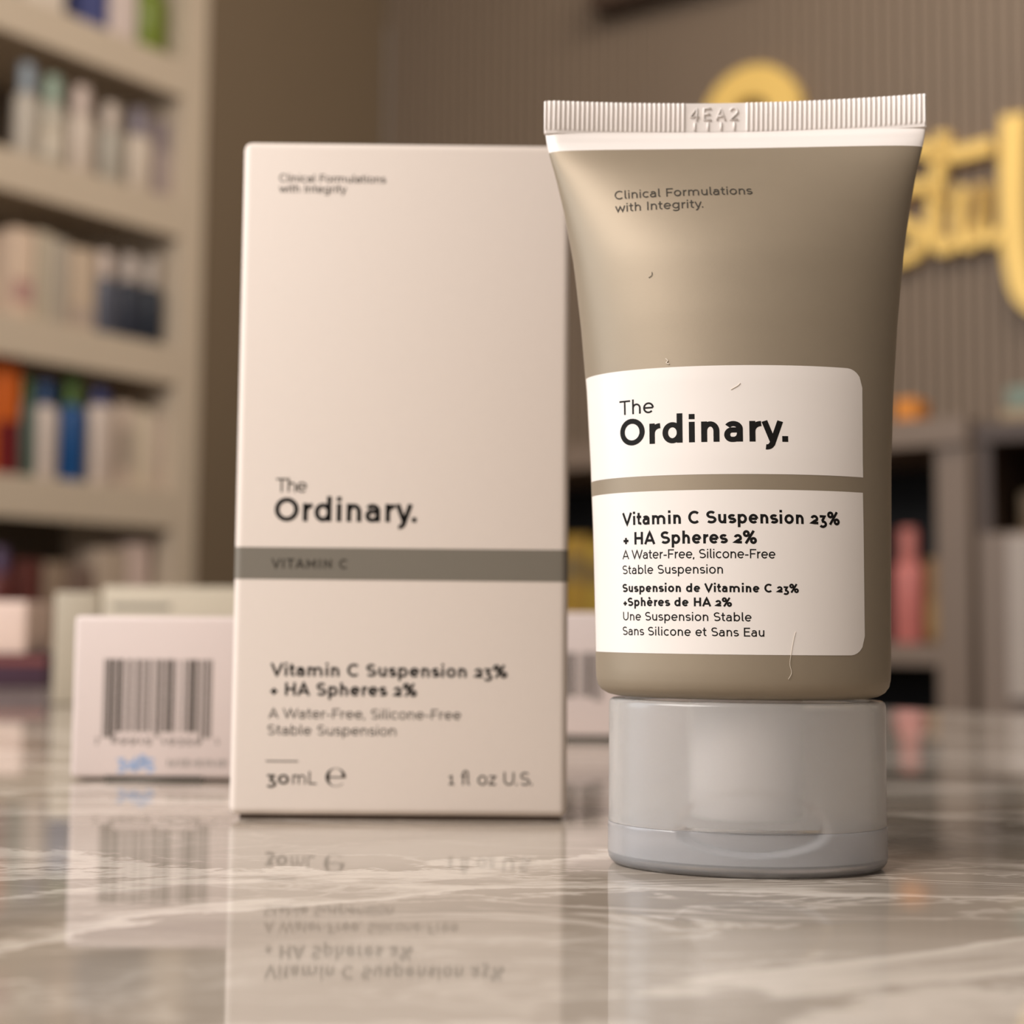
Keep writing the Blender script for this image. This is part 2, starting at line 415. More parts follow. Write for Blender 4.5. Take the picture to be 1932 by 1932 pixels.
def skin(s, z, off=0.0, a=None, b=None):
    """point of the tube's front: arc length s from its middle, height z, lifted off by off (mm, tube axes)"""
    a = a or lerp(ZA, z); b = b or half_depth(a)
    T = arc_table(a, b); n = len(T) - 1; u = min(abs(s), T[-1]); i = 0; j = n
    while j - i > 1:
        m = (i + j) // 2
        if T[m] <= u: i = m
        else: j = m
    t = pi / 2 * (i + (u - T[i]) / ((T[j] - T[i]) or 1)) / n
    x, y = a * sin(t) * (1 if s >= 0 else -1), -b * cos(t)
    nx, ny = x / a / a, y / b / b; l = math.hypot(nx, ny) or 1
    if off: x += nx / l * off; y += ny / l * off
    x += lerp(ZC, z)
    return Vector((x, y + bow(x, z), z))
MM = 0.001
tube = tag(empty('cosmetic_tube', TUBE_LOC, TUBE_YAW), 'taupe squeeze tube with white crimped end standing on its frosted cap', 'cosmetic tube')

def ring_mesh(rows, n=128):
    """closed rings given as functions of angle"""
    bm = bmesh.new(); R = []
    for f in rows: R.append([bm.verts.new(f(2 * pi * i / n) * MM) for i in range(n)])
    for a, b in zip(R, R[1:]):
        for i in range(n): bm.faces.new((a[i], a[(i + 1) % n], b[(i + 1) % n], b[i]))
    return bm, R
def ell(a, b, z, cx=None):
    c = lerp(ZC, z) if cx is None else cx
    return lambda t: Vector((c + a * cos(t), b * sin(t) + bow(c + a * cos(t), z), z))
rows = []
for z, ins in ((23.95, 3.6), (24.0, 2.9), (24.25, 1.8), (24.8, .85), (25.6, .28), (26.6, .05)):
    a = lerp(ZA, 27); rows.append(ell(a - ins, half_depth(a) - ins, z))
z = 28.0
while z < 104.6:
    a = lerp(ZA, z); rows.append(ell(a, half_depth(a), z)); z += 1.5
rows.append(ell(lerp(ZA, 104.7), half_depth(lerp(ZA, 104.7)), 104.7))
bm, R = ring_mesh(rows); bm.faces.new(R[0][::-1])
obj('tube_body', bm, M_tube, tube, smooth=True)
rows = []
for k in range(13):
    z = 104.7 + k * (108.1 - 104.7) / 12; a = lerp(ZA, z); b = half_depth(a)
    if z > 106.9: b = max(b * (1 - .3 * (z - 106.9)), .6)
    rows.append(ell(a, b, z))
bm, R = ring_mesh(rows)
obj('white_band', bm, M_tubewhite, tube, smooth=True)

def crimp():
    bm = bmesh.new(); cxm = -1.7; W = 28.2; N = 700; Z = [107.7, 107.95, 108.2, 108.5, 111.0, 112.3, 112.55, 112.6]
    code0, code1 = -8.5, .35
    def rib(u, z):
        if z < 108.3 or code0 < u < code1: return 0.0
        k = 1.0 if 108.3 < z < 112.4 else .55
        ph = ((u - code1) / .715 if u >= code1 else (u - code0) / .715) % 1.0
        return k * .30 * (sin(pi * min(1, ph / .66)) ** .8 if ph < .66 else 0)
    F, B = [], []
    for z in Z:
        lf, lb = [], []
        for i in range(N + 1):
            u = -W + 2 * W * i / N; x = cxm + u
            lift = .15 if z < 108.1 else .36
            y0 = bow(x, z)
            sag = -.55 * (1 - (u / W) ** 2)
            taper = 1 if abs(u) < W - .2 else .6
            lf.append(bm.verts.new(Vector((x, y0 - (.42 + lift * 0.4 + rib(x, z)) * taper, z + sag * .0)) * MM))
            lb.append(bm.verts.new(Vector((x, y0 + .55 * taper, z + sag * .0)) * MM))
        F.append(lf); B.append(lb)
    for a, b, c, d in zip(F, F[1:], B, B[1:]):
        for i in range(N):
            bm.faces.new((a[i], a[i + 1], b[i + 1], b[i])); bm.faces.new((c[i + 1], c[i], d[i], d[i + 1]))
        bm.faces.new((c[0], a[0], b[0], d[0])); bm.faces.new((a[N], c[N], d[N], b[N]))
    for i in range(N):
        bm.faces.new((F[-1][i], F[-1][i + 1], B[-1][i + 1], B[-1][i])); bm.faces.new((F[0][i + 1], F[0][i], B[0][i], B[0][i + 1]))
    return bm
cr = obj('crimp_seal', crimp(), M_tubewhite, tube, smooth=True, angle=radians(50))
bm = bmesh.new()
def emboss(dy):
    return lambda x, z: Vector((x, bow(x, z) - .56 - dy, z)) * MM
flat = bmesh.new()
pen = -8.0
for ch in '4EA2':
    st, adv = glyph(ch, .12)
    em = 2.6
    if ch == '4': st = [[(.38, -.03), (.38, .71), (.02, .2), (.50, .2)]]
    if ch == 'A': st = [[(.0, 0), (.25, .71), (.50, 0)], [(.09, .24), (.41, .24)]]
    if ch == '2': st = [arc(.24, .51, .2, .2, 165, -30) + [(.03, .03), (.47, .03)]]
    if ch == 'E': st = [[(.44, .70), (.04, .70), (.04, .02), (.45, .02)], [(.04, .37), (.38, .37)]]
    for p in st:
        P = [emboss(.1)(pen + px * em, 109.95 + py * em) for px, py in p]
        tube_path(bm, P, .00015, 6)
    tk = emboss(.08)
    tube_path(bm, [tk(pen + .7, 108.4), tk(pen + .7, 109.65)], .00017, 6)
    pen += 1.97
flat.free()
obj('embossed_code', bm, M_tubewhite, cr, smooth=True)

def label_patch(s0, s1, z0, z1, round_top, round_bottom, r=2.6):
    """printed panel on the tube skin, its right-hand corners rounded"""
    bm = bmesh.new(); cols = []
    n = 90; nz = 26
    for i in range(n + 1):
        s = s0 + (s1 - s0) * i / n
        if s > s1 - r:                      # finer columns round the corner
            pass
        k = max(0.0, (s - (s1 - r)) / r); ins = r - sqrt(max(0, r * r - (k * r) ** 2))
        a, b = z0 + (ins if round_bottom else 0), z1 - (ins if round_top else 0)
        cols.append([bm.verts.new(skin(s, a + (b - a) * j / nz, .03) * MM) for j in range(nz + 1)])
    for u, v in zip(cols, cols[1:]):
        for j in range(nz): bm.faces.new((u[j], v[j], v[j + 1], u[j + 1]))
    return bm
def spoint(x, z): return skin(x, z, .05) * MM
def lettering(lines, m, parent):
    bm = bmesh.new()
    for L in lines: text_bm(bm, *L[:6], spoint, *L[6:])
    return obj('lettering', bm, m, parent)
up = obj('upper_label', label_patch(-26.6, 17.4, 54.9, 70.15, True, False), M_label, tube, smooth=True)
low = obj('lower_label', label_patch(-26.6, 17.3, 30.25, 52.75, False, True), M_label, tube, smooth=True)
lettering([('The', -18.42, -12.75, 63.8, 2.05, .088)], M_ink, up)
lettering([('Ordinary.', -18.26, 5.86, 59.4, 3.72, .14, 0, .55, .79)], M_ink, up)
lettering([('Vitamin C Suspension 23%', -18.25, 13.17, 48.1, 1.76, .142), ('+ HA Spheres 2%', -18.25, 1.27, 45.35, 1.76, .142)], M_ink, low)
lettering([('A Water-Free, Silicone-Free', -18.3, 3.76, 43.33, 1.27, .095), ('Stable Suspension', -18.3, -3.36, 41.22, 1.25, .095)], M_ink, low)
lettering([('Suspension de Vitamine C 23%', -18.35, 6.93, 38.7, 1.18, .15), ('+Sphères de HA 2%', -18.35, -2.19, 36.75, 1.2, .15)], M_ink, low)
lettering([('Une Suspension Stable', -18.3, .42, 34.75, 1.2, .098), ('Sans Silicone et Sans Eau', -18.4, 2.11, 32.7, 1.2, .098)], M_ink, low)
lettering([('Clinical Formulations', -17.93, 2.04, 96.0, 1.38, .09), ('with Integrity.', -17.93, -5.08, 93.9, 1.38, .09)], M_inkgrey, tube)

# cap: a lid below and a collar above, with the thumb recess across the seam; both hollow, a neck inside
def cap_rows(prof_out, prof_in, cx=0.0, n=192, recess=None):
    def f(ins, z, outer):
        a, b = 19.75 - ins, 13.0 - ins
        def g(t):
            x, y = a * cos(t), b * sin(t)
            d = 0.0
            if outer and recess and y < 0: d = recess(x, z)
            return Vector((cx + x, y + d, z))
        return g
    return [f(i, z, True) for i, z in prof_out] + [f(i, z, False) for i, z in prof_in]
def lens(x, z):
    if z <= 6.2:
        k = 1 - (x / 10.6) ** 2 - ((6.2 - z) / 3.3) ** 2
        return .80 * min(1, max(0, k) * 3.2) if k > 0 else 0
    k = 1 - (x / 10.6) ** 2 - ((z - 6.2) / 5.6) ** 2
    return .20 * min(1, max(0, k) * 9) if k > 0 else 0
capo = obj('cap', *(lambda r: (r[0], M_frost))(ring_mesh(cap_rows(
    [(0.55, 6.06), (.06, 6.07), (0, 6.2)] + [(0, 6.6 + .45 * i) for i in range(36)] + [(.02, 23.0), (.15, 23.35), (.5, 23.6)],
    [(2.2, 23.6), (1.6, 23.0), (1.5, 14.0), (1.5, 6.06), (.55, 6.06)], recess=lens), 192)), tube, smooth=True, angle=radians(40))
rows = cap_rows([(3.2, 0.0), (1.6, 0.0), (.9, .12), (.4, .45), (.05, .95), (-.10, 1.6)] + [(-.10, 1.8 + .25 * i) for i in range(16)] + [(-.08, 5.9), (.0, 6.02), (.9, 6.04)],
                [(1.7, 5.9), (1.6, 5.0), (1.6, 1.6), (3.2, 1.4)], recess=lens)
bm, R = ring_mesh(rows, 192); bm.faces.new(R[0][::-1]); bm.faces.new(R[-1])
obj('cap_lid', bm, M_frostlid, tube, smooth=True, angle=radians(40))
bm = lathe_bm([(0, 7.0), (7.6, 7.0), (8.0, 7.5), (8.0, 15), (8.0, 23.8), (9.2, 24.1), (0, 24.1)], n=64)
bmesh.ops.scale(bm, vec=(MM, MM, MM), verts=bm.verts)
obj('neck', bm, M_tubewhite, tube, smooth=True, angle=radians(40))

# ------------------------------------------------------------------ the tall carton
BW, BD, BH = 58.5, 36.0, 119.7
carton = tag(empty('product_carton', (-0.04854, 0.25941, 0.0), radians(0.62)), 'tall white product carton with a grey band, standing behind the tube', 'carton')
obj('carton_body', box_bm(0, .0585, 0, .036, .00075, .1197, bev=.0014, seg=4), M_card, carton, smooth=True, angle=radians(60))
obj('shadow_gap_flap', box_bm(.0018, .0570, .0012, .035, 0, .0009), M_brown, carton)  # flap coloured dark to paint the shadow gap under the white carton
def sleeve(z0, z1, off=.00004, r=.0014):
    bm = bmesh.new(); P = []
    for cx_, cy_, a0 in ((.0585 - r, r, -90), (.0585 - r, .036 - r, 0), (r, .036 - r, 90), (r, r, 180)):
        for i in range(7):
            t = radians(a0 + 90 * i / 6); P.append((cx_ + (r + off) * cos(t), cy_ + (r + off) * sin(t)))
    a = [bm.verts.new((x, y, z0)) for x, y in P]; b = [bm.verts.new((x, y, z1)) for x, y in P]
    for i in range(len(P)):
        j = (i + 1) % len(P); bm.faces.new((a[i], a[j], b[j], b[i]))
    return bm
band = obj('printed_band', sleeve(.0415, .0471), M_band, carton, smooth=True, angle=radians(60))
def cpoint(x, z): return Vector((x, -.05, z)) * MM
def clines(lines, m, parent=None, fn=cpoint):
    bm = bmesh.new()
    for L in lines: text_bm(bm, *L[:6], fn, *(L[6:]))
    return obj('lettering', bm, m, parent or carton)
clines([('Clinical Formulations', 6.5, 25.5, 112.3, 1.45, .09), ('with Integrity', 6.5, 18.5, 110.4, 1.45, .09)], M_inkgrey)
clines([('The', 6.93, 12.5, 56.8, 2.43, .085)], M_inkgrey)
clines([('Ordinary.', 6.93, 31.8, 51.7, 4.1, .135, 0, .55, .77)], M_ink)
clines([('VITAMIN C', 6.56, 19.8, 43.45, 1.65, .12, .12)], M_inkgrey, band, lambda x, z: Vector((x, -.09, z)) * MM)
clines([('Vitamin C Suspension 23%', 6.75, 48.0, 24.7, 2.22, .135), ('+ HA Spheres 2%', 6.65, 32.3, 21.35, 2.25, .135)], M_ink)
clines([('A Water-Free, Silicone-Free', 6.6, 40.0, 17.4, 1.74, .08), ('Stable Suspension', 6.5, 28.75, 14.55, 1.74, .08)], M_inkgrey)
clines([('30', 6.35, 10.4, 6.1, 2.25, .12), ('mL', 11.0, 15.25, 6.1, 2.25, .08)], M_inkgrey)
clines([('1 ﬂ oz U.S.', 37.9, 52.5, 6.2, 2.28, .085)], M_inkgrey)
bm = bmesh.new()
add_box(bm, .0063, .0119, -.00006, -.00003, .00995, .01013)
obj('printed_rule', bm, M_inkgrey, carton)
bm = bmesh.new()                                     # the estimated sign: a broad-penned e
prev = None
for k in range(65):
    t = radians(318 * k / 64); th = .16 + .52 * abs(cos(t)) ** 1.6 * (1 if k < 52 else max(0, 1 - (k - 52) / 9))
    q = [bm.verts.new(cpoint(18.44 + (1.76 - e) * cos(t), 7.35 + (1.58 - e * .45) * sin(t))) for e in (0, th)]
    if prev: bm.faces.new((q[0], prev[0], prev[1], q[1]))
    prev = q
ribbon(bm, [(17.0, 7.35), (20.1, 7.35)], .11, cpoint, 9)
obj('estimated_sign', bm, M_inkgrey, carton)

# ------------------------------------------------------------------ the small lying cartons with barcodes
UPC_L = ['0001101', '0011001', '0010011', '0111101', '0100011', '0110001', '0101111', '0111011', '0110111', '0001011']
def upc(num):
    inv = lambda s: ''.join('1' if c == '0' else '0' for c in s)
    return '101' + ''.join(UPC_L[int(c)] for c in num[:6]) + '01010' + ''.join(inv(UPC_L[int(c)]) for c in num[6:]) + '101'
def barcode_bm(num, x0, x1, z0, zg, z1, y):
    bits = upc(num); bm = bmesh.new(); m = (x1 - x0) / len(bits); i = 0
    while i < len(bits):
        if bits[i] == '1':
            j = i
            while j < len(bits) and bits[j] == '1': j += 1
            guard = i < 10 or i > 84 or 44 < i < 50
            add_box(bm, x0 + i * m, x0 + j * m, y - .00004, y - .00001, z0 if guard else zg, z1); i = j
        else: i += 1
    return bm
def lying_carton(loc, rz, w, d, hgt, label, bx, digits=True):
    r = tag(empty('small_carton', loc, rz), label, 'carton', 'cartons lying on the counter end on')
    obj('carton_body', box_bm(0, w, 0, d, .0004, hgt, bev=.0010, seg=4), M_cardpink, r, smooth=True, angle=radians(60))
    b = obj('barcode', barcode_bm('769915193591', *bx, 0), M_inkgrey, r)
    return r
sc1 = lying_carton((-.0937, .3197, 0), radians(.4), .0585, .118, .0350, 'white carton lying end on with a barcode, at the left of the tall carton',
                   (.0066, .0298, .0091, .0103, .0258))
fn = lambda x, z: Vector((x, -.05, z)) * MM
bm = bmesh.new()
for L in (('7', 5.0, 6.0, 7.9, 1.5, .1), ('69915', 8.6, 17.2, 7.9, 1.5, .1), ('19359', 19.2, 27.8, 7.9, 1.5, .1), ('1', 30.8, 31.6, 7.9, 1.5, .1)): text_bm(bm, *L, fn)
obj('digits', bm, M_inkgrey, sc1)
bm = bmesh.new(); text_bm(bm, '3-485', 9.7, 18.1, 2.5, 3.1, .16, fn); obj('stamp', bm, M_stamp, sc1)
bm = bmesh.new()
for k in range(15):
    add_box(bm, .0207 + k * .00088, .0207 + k * .00088 + (.00045, .0006, .0003)[k % 3], -.00005, -.00002, .0031 + (.0003 if k % 4 == 2 else 0), .0046 - (.0004 if k % 5 == 1 else 0))
obj('lot_code', bm, mat('pale_grey_ink', (150, 142, 136), rough=.6), sc1)
obj('tuck_slot', box_bm(.0076, .0282, -.00005, .0004, 0.0, .0010), M_inkgrey, sc1)
sc2 = lying_carton((-.004, .4403, 0), radians(-.5), .0585, .118, .0376, 'white carton lying end on, seen between the tall carton and the tube',
                   (.0085, .0310, .0116, .0128, .0258))
obj('tuck_slot', box_bm(.012, .046, -.00005, .0004, 0.0, .0016), M_inkgrey, sc2)

# two larger cartons farther back, on the left
bx1 = tag(empty('back_carton', (-.1838, .598, 0), radians(-1)), 'cream carton farther back on the counter with a corner seam, left of its neighbour', 'carton')
obj('carton_body', box_bm(0, .0185, 0, .10, 0, .0452, bev=.0012), mat('cream_board', (172, 160, 140), rough=.6), bx1, smooth=True, angle=radians(60))
bx2 = tag(empty('back_carton', (-.1645, .5975, 0), radians(-1)), 'wide cream carton farther back, seen over the lying barcode carton', 'carton')
obj('carton_body', box_bm(0, .098, 0, .10, 0, .0476, bev=.0012), mat('cream_board_light', (190, 178, 157), rough=.6), bx2, smooth=True, angle=radians(60))
obj('printed_panel', box_bm(.004, .028, -.0001, .0001, .0385, .0405), M_band, bx2)

# stack at the left edge
M_purple = mat('purple_board', (74, 50, 66), rough=.4)
M_pink = mat('pale_pink_board', (240, 214, 200), rough=.5)
pk = tag(empty('flat_package', (-.300, .735, 0), radians(8)), 'dark purple flat package lying on the counter at the left edge', 'package')
obj('package_body', box_bm(0, .070, 0, .10, 0, .0165, bev=.0015), M_purple, pk, smooth=True, angle=radians(60))
obj('red_edge_strip', box_bm(.001, .069, -.0002, .0002, .0115, .0150), mat('dark_red_board', (128, 66, 58), rough=.5), pk)
wb = tag(empty('pale_box', (-.300, .738, .0165), radians(6)), 'pale pink box resting on the dark purple package', 'box')
obj('box_body', box_bm(0, .0585, 0, .06, 0, .0265, bev=.0015), M_pink, wb, smooth=True, angle=radians(60))

# ------------------------------------------------------------------ left shelving
shelf_u = tag(empty('display_shelving', (SH[0], SH[1], 0), radians(SH_A)), 'cream shelving unit full of skincare products along the left side', 'shelving')
obj('side_panel', box_bm(-.062, 0, 0, .36, FLOOR_Z, 1.85, bev=.002), M_shelf, shelf_u)
obj('back_panel', box_bm(-1.5, -.062, .34, .36, FLOOR_Z, 1.85), M_shelfback, shelf_u)
for z1 in (1.452, 1.168, .878, .578, .289, -.02, -.33):
    s = obj('shelf', box_bm(-1.5, -.062, .012, .34, z1 - .040, z1), M_shelf, shelf_u)
    obj('front_rail', box_bm(-1.5, -.062, .0, .0125, z1 - .073, z1 + .003, bev=.001), M_shelf, s)
obj('plinth', box_bm(-1.5, -.062, .03, .34, FLOOR_Z, -.8), M_shelf, shelf_u)

def frame(org, deg, x, y, z):
    c, s = cos(radians(deg)), sin(radians(deg))
    return (org[0] + x * c - y * s, org[1] + x * s + y * c, z)
_hue = {}
def hue(rgb, rough=.4):
    return mat('pack_%d_%d_%d' % rgb, rgb, rough=rough, vary=.03, scale=30)
def carton_thing(org, deg, x, y, z, w, d, h, col, label, cat='carton', group=None, strip=None, name='carton'):
    r = tag(empty(name, frame(org, deg, x, y, z + .0006), radians(deg)), label, cat, group)
    obj('carton_body', box_bm(-w / 2, w / 2, 0, d, 0, h, bev=.0018), hue(col, .5), r, smooth=True, angle=radians(60))
    if strip:
        z0, z1, sc = strip
        obj('printed_panel', box_bm(-w / 2 + .001, w / 2 - .001, -.0006, .0003, z0 * h, z1 * h), hue(sc), r)
    return r
def bottle_thing(org, deg, x, y, z, w, h, capf, col, capcol, label, cat='bottle', group=None, lab=None, name='bottle', flat=.8):
    """round-shouldered bottle: body, cap, and a label wrap"""
    R_ = w / 2; hb = h * (1 - capf)
    r = tag(empty(name, frame(org, deg, x, y + R_ * flat, z + .0006), radians(deg)), label, cat, group)
    obj('bottle_body', lathe_bm([(0, 0), (R_ * .9, 0), (R_, .004), (R_, hb * .86), (R_ * .93, hb * .94), (R_ * .6, hb), (0, hb)], n=28, sy=flat), hue(col), r, smooth=True, angle=radians(50))
    rc = R_ * .62 if capf < .34 else R_ * .84
    obj('cap', lathe_bm([(0, hb), (rc, hb), (rc, h - .004), (rc * .92, h), (0, h)], n=24, sy=flat), hue(capcol), r, smooth=True, angle=radians(50))
    if lab:
        z0, z1, c = lab
        obj('label_wrap', lathe_bm([(R_ * 1.008, hb * z0), (R_ * 1.012, hb * z0 + .0005), (R_ * 1.012, hb * z1), (R_ * 1.008, hb * z1)], n=28, sy=flat), hue(c), r, smooth=True)
    return r
W_ = (226, 212, 196); GB = 'skincare on the left shelving'
def S_c(x, z, w, h, col, label, strip=None): return carton_thing(SH, SH_A, x, .035, z, w, .09, h, col, label, group=GB, strip=strip)
def S_b(x, z, w, h, cf, col, cc, label, lab=None): return bottle_thing(SH, SH_A, x, .028, z, w, h, cf, col, cc, label, group=GB, lab=lab)
zA, zB, zC, zD, zE = 1.168, .878, .578, .289, -.02
S_c(-.374, zA, .085, .19, W_, 'white carton on the top shelf in view, at the far left')
S_c(-.259, zA, .058, .17, (72, 78, 128), 'blue carton on the top shelf in view, two places left of the green bottle')
S_c(-.191, zA, .066, .19, (222, 204, 196), 'pinkish white carton directly left of the green bottle')
S_b(-.111, zA, .078, .19, .25, (112, 128, 30), (96, 112, 40), 'bright green bottle on the top shelf in view')
S_b(-.400, zB, .050, .188, .30, (188, 178, 164), (142, 152, 160), 'pale bottle with blue-grey cap at the left end of the second row down')
S_b(-.341, zB, .056, .182, .28, (184, 176, 160), (152, 170, 152), 'pale bottle with soft green cap in the second row down', (.2, .7, (200, 188, 170)))
S_b(-.273, zB, .062, .183, .30, (204, 188, 172), (206, 186, 174), 'pinkish white bottle right of the green capped one, second row down')
S_b(-.202, zB, .060, .170, .30, (172, 164, 150), (200, 184, 170), 'grey bottle with white cap in the second row down')
S_b(-.132, zB, .062, .179, .30, (206, 190, 172), (130, 120, 128), 'cream bottle with purple-grey cap in the second row down')
S_c(-.082, zB, .036, .170, (166, 150, 146), 'lavender grey carton at the right end of the second row down', (.62, 1.0, (132, 120, 122)))
S_c(-.403, zC, .046, .173, (222, 196, 172), 'peach carton at the left end of the row with the navy bottles', (.2, .45, (190, 150, 140)))
S_c(-.357, zC, .034, .178, (196, 182, 160), 'narrow beige carton next to the peach one, row with the navy bottles')
S_c(-.320, zC, .032, .172, (184, 172, 156), 'narrow greyish carton left of the wide tan carton')
S_c(-.268, zC, .058, .165, (204, 182, 158), 'wide tan carton directly left of the navy bottles', (.1, .3, (182, 164, 150)))
S_b(-.206, zC, .058, .172, .30, (84, 86, 98), (206, 188, 176), 'slate blue bottle with white cap, left of the two navy bottles')
S_b(-.148, zC, .052, .178, .30, (40, 44, 58), (196, 182, 172), 'navy bottle with white cap, middle one of the three dark bottles')
S_b(-.093, zC, .056, .182, .32, (26, 34, 48), (180, 168, 158), 'darkest navy bottle with white cap, right one of the three dark bottles')
S_c(-.425, zD, .048, .228, (206, 96, 24), 'tall orange carton with dark red lower half at the left edge of its shelf', (.0, .45, (112, 24, 30)))
S_b(-.381, zD, .030, .185, .2, (62, 88, 76), (66, 96, 50), 'slim dark green bottle beside the tall orange carton')
S_b(-.336, zD, .052, .188, .24, (214, 198, 186), (22, 64, 108), 'white bottle with blue cap, between the slim green and the blue bottle')
S_b(-.274, zD, .056, .215, .30, (14, 74, 130), (74, 104, 34), 'blue bottle with green cap in the fourth row down')
S_b(-.208, zD, .058, .190, .16, (212, 194, 180), (36, 52, 110), 'white bottle with small dark blue cap, right of the blue bottle')
S_c(-.154, zD, .040, .168, (206, 186, 168), 'beige carton right of the white bottle with the small blue cap', (.25, .7, (176, 160, 144)))
S_c(-.111, zD, .034, .163, (218, 202, 178), 'narrow cream carton between two beige ones in the fourth row down')
S_c(-.079, zD, .029, .151, (196, 178, 162), 'short beige carton at the right end of the fourth row down')
S_b(-.423, zE, .050, .181, .25, (104, 50, 46), (96, 76, 104), 'dark red bottle with purple cap at the left end of the lowest row')
S_c(-.367, zE, .050, .161, (96, 48, 42), 'dark red carton in the lowest row')
S_c(-.308, zE, .050, .159, (150, 128, 108), 'brownish carton right of the dark red one in the lowest row')
S_c(-.252, zE, .054, .154, (122, 100, 88), 'dull brown carton in the middle of the lowest row')
S_c(-.180, zE, .074, .190, (186, 166, 146), 'beige carton left of the wide pinkish one in the lowest row')
S_c(-.114, zE, .052, .205, (210, 186, 174), 'pinkish white carton at the right end of the lowest row')

# ------------------------------------------------------------------ right display unit under the sign
UN, UN_A = (0.685, 2.30), -36.0
un = tag(empty('display_unit', (UN[0], UN[1], 0), radians(UN_A)), 'taupe low display unit with dark compartments below the gold sign', 'display unit')
obj('top_board', box_bm(-1.12, .026, -.01, .38, .317, .361, bev=.002), M_unit, un)
for x0, x1 in ((-.026, .026), (-.50, -.46), (-1.12, -1.08)):
    obj('side_panel', box_bm(x0, x1, 0, .36, FLOOR_Z, .317), M_unit, un)
obj('back_panel', box_bm(-1.08, -.026, .34, .36, FLOOR_Z, .317), M_dark, un)  # back coloured black: the compartments' shade is put into its colour
for z1 in (.008, -.30, -.60):
    obj('shelf', box_bm(-1.08, -.026, .004, .34, z1 - .033, z1), M_unit, un)
for z0, z1 in ((.0085, .317), (-.30, -.025)):
    obj('shade_sheet', box_bm(-.4595, -.0265, .325, .338, z0, z1), M_dark, un)  # added dark sheets that paint the shade deep in the compartments
def U_c(x, y, z, w, h, col, label, strip=None, name='carton', cat='carton', d=.06): return carton_thing(UN, UN_A, x, y, z, w, d, h, col, label, cat=cat, group='products on the display unit', strip=strip, name=name)
def U_b(x, y, z, w, h, cf, col, cc, label): return bottle_thing(UN, UN_A, x, y, z, w, h, cf, col, cc, label, group='products on the display unit')
U_b(-.091, .03, .008, .050, .185, .30, (206, 120, 112), (190, 110, 100), 'pink bottle in the open compartment beside the tube')
U_c(-.047, .05, .008, .033, .135, (140, 104, 56), 'short golden brown carton right of the pink bottle', (.1, .5, (160, 122, 60)))
for k, (x, h, c, t) in enumerate(((-.735, .19, (168, 132, 48), 'mustard yellow carton seen between the tall carton and the tube'),
                                  (-.670, .175, (180, 150, 60), 'yellow carton mostly behind the tube, right of the mustard one'))):
    U_c(x, .04, .008, .058, h, c, t, (.55, .8, (128, 108, 70)))
U_c(-.098, .06, .361, .036, .045, (214, 132, 30), 'small orange box on top of the display unit', name='small_box', cat='box', strip=(.0, .25, (120, 70, 30)))

# second cabinet, nearer on the right
C2, C2_A = (0.598, 1.90), -36.0
cb = tag(empty('side_cabinet', (C2[0], C2[1], 0), radians(C2_A)), 'dark brown cabinet at the right edge with an open niche', 'cabinet')
obj('cabinet_body', box_bm(0, .8, 0, .34, FLOOR_Z, .155, bev=.002), M_unit, cb)
obj('niche_back', box_bm(0, .8, .30, .34, .155, .27), M_brown, cb)
obj('niche_side', box_bm(0, .018, 0, .30, .155, .27), M_brown, cb)
obj('top_board', box_bm(-.004, .8, -.005, .34, .27, .297, bev=.002), M_brown, cb)
obj('pale_door', box_bm(.040, .42, -.012, .0, -.055, .150, bev=.002), mat('pale_grey_laminate', (176, 162, 150), rough=.5), cb)
carton_thing(C2, C2_A, .072, .05, .297, .115, .10, .022, (160, 138, 108), 'flat tan box lying on the brown cabinet', cat='box', name='flat_box')
carton_thing(C2, C2_A, .074, .055, .319, .105, .09, .030, (122, 136, 122), 'grey-green box stacked on the flat tan box', cat='box', name='flat_box')
carton_thing(C2, C2_A, .085, .06, .155, .10, .08, .055, (112, 92, 66), 'tan box inside the niche of the brown cabinet', cat='box', name='niche_box')

pl = tag(empty('potted_plant', (.530, 1.56, FLOOR_Z)), 'green leafy plant just visible over the counter edge at the right', 'plant')
obj('planter', lathe_bm([(0, .001), (.09, .001), (.12, .55), (.11, .55), (.105, .52), (0, .52)], n=32), hue((92, 76, 62)), pl, smooth=True, angle=radians(40))
bm = bmesh.new()
for k in range(46):
    a = k * 2.4; t = .25 + .5 * ((k * 7) % 11) / 11; L = .10 + .05 * ((k * 5) % 7) / 7
    b0 = Vector((.02 * cos(a), .02 * sin(a), .52 + .26 * ((k * 3) % 13) / 13)); d = Vector((cos(a) * sin(t * 1.6), sin(a) * sin(t * 1.6), cos(t * 1.6))); sd = d.cross(Vector((0, 0, 1))).normalized() * .022; up_ = sd.cross(d).normalized() * .008
    P = [b0, b0 + d * L * .5 + sd + up_, b0 + d * L - Vector((0, 0, .02)), b0 + d * L * .5 - sd + up_, b0 + d * L * .5]
    v = [bm.verts.new(p) for p in P]
    bm.faces.new((v[0], v[1], v[4])); bm.faces.new((v[1], v[2], v[4])); bm.faces.new((v[2], v[3], v[4])); bm.faces.new((v[3], v[0], v[4]))
obj('foliage', bm, hue((84, 98, 34), .5), pl)

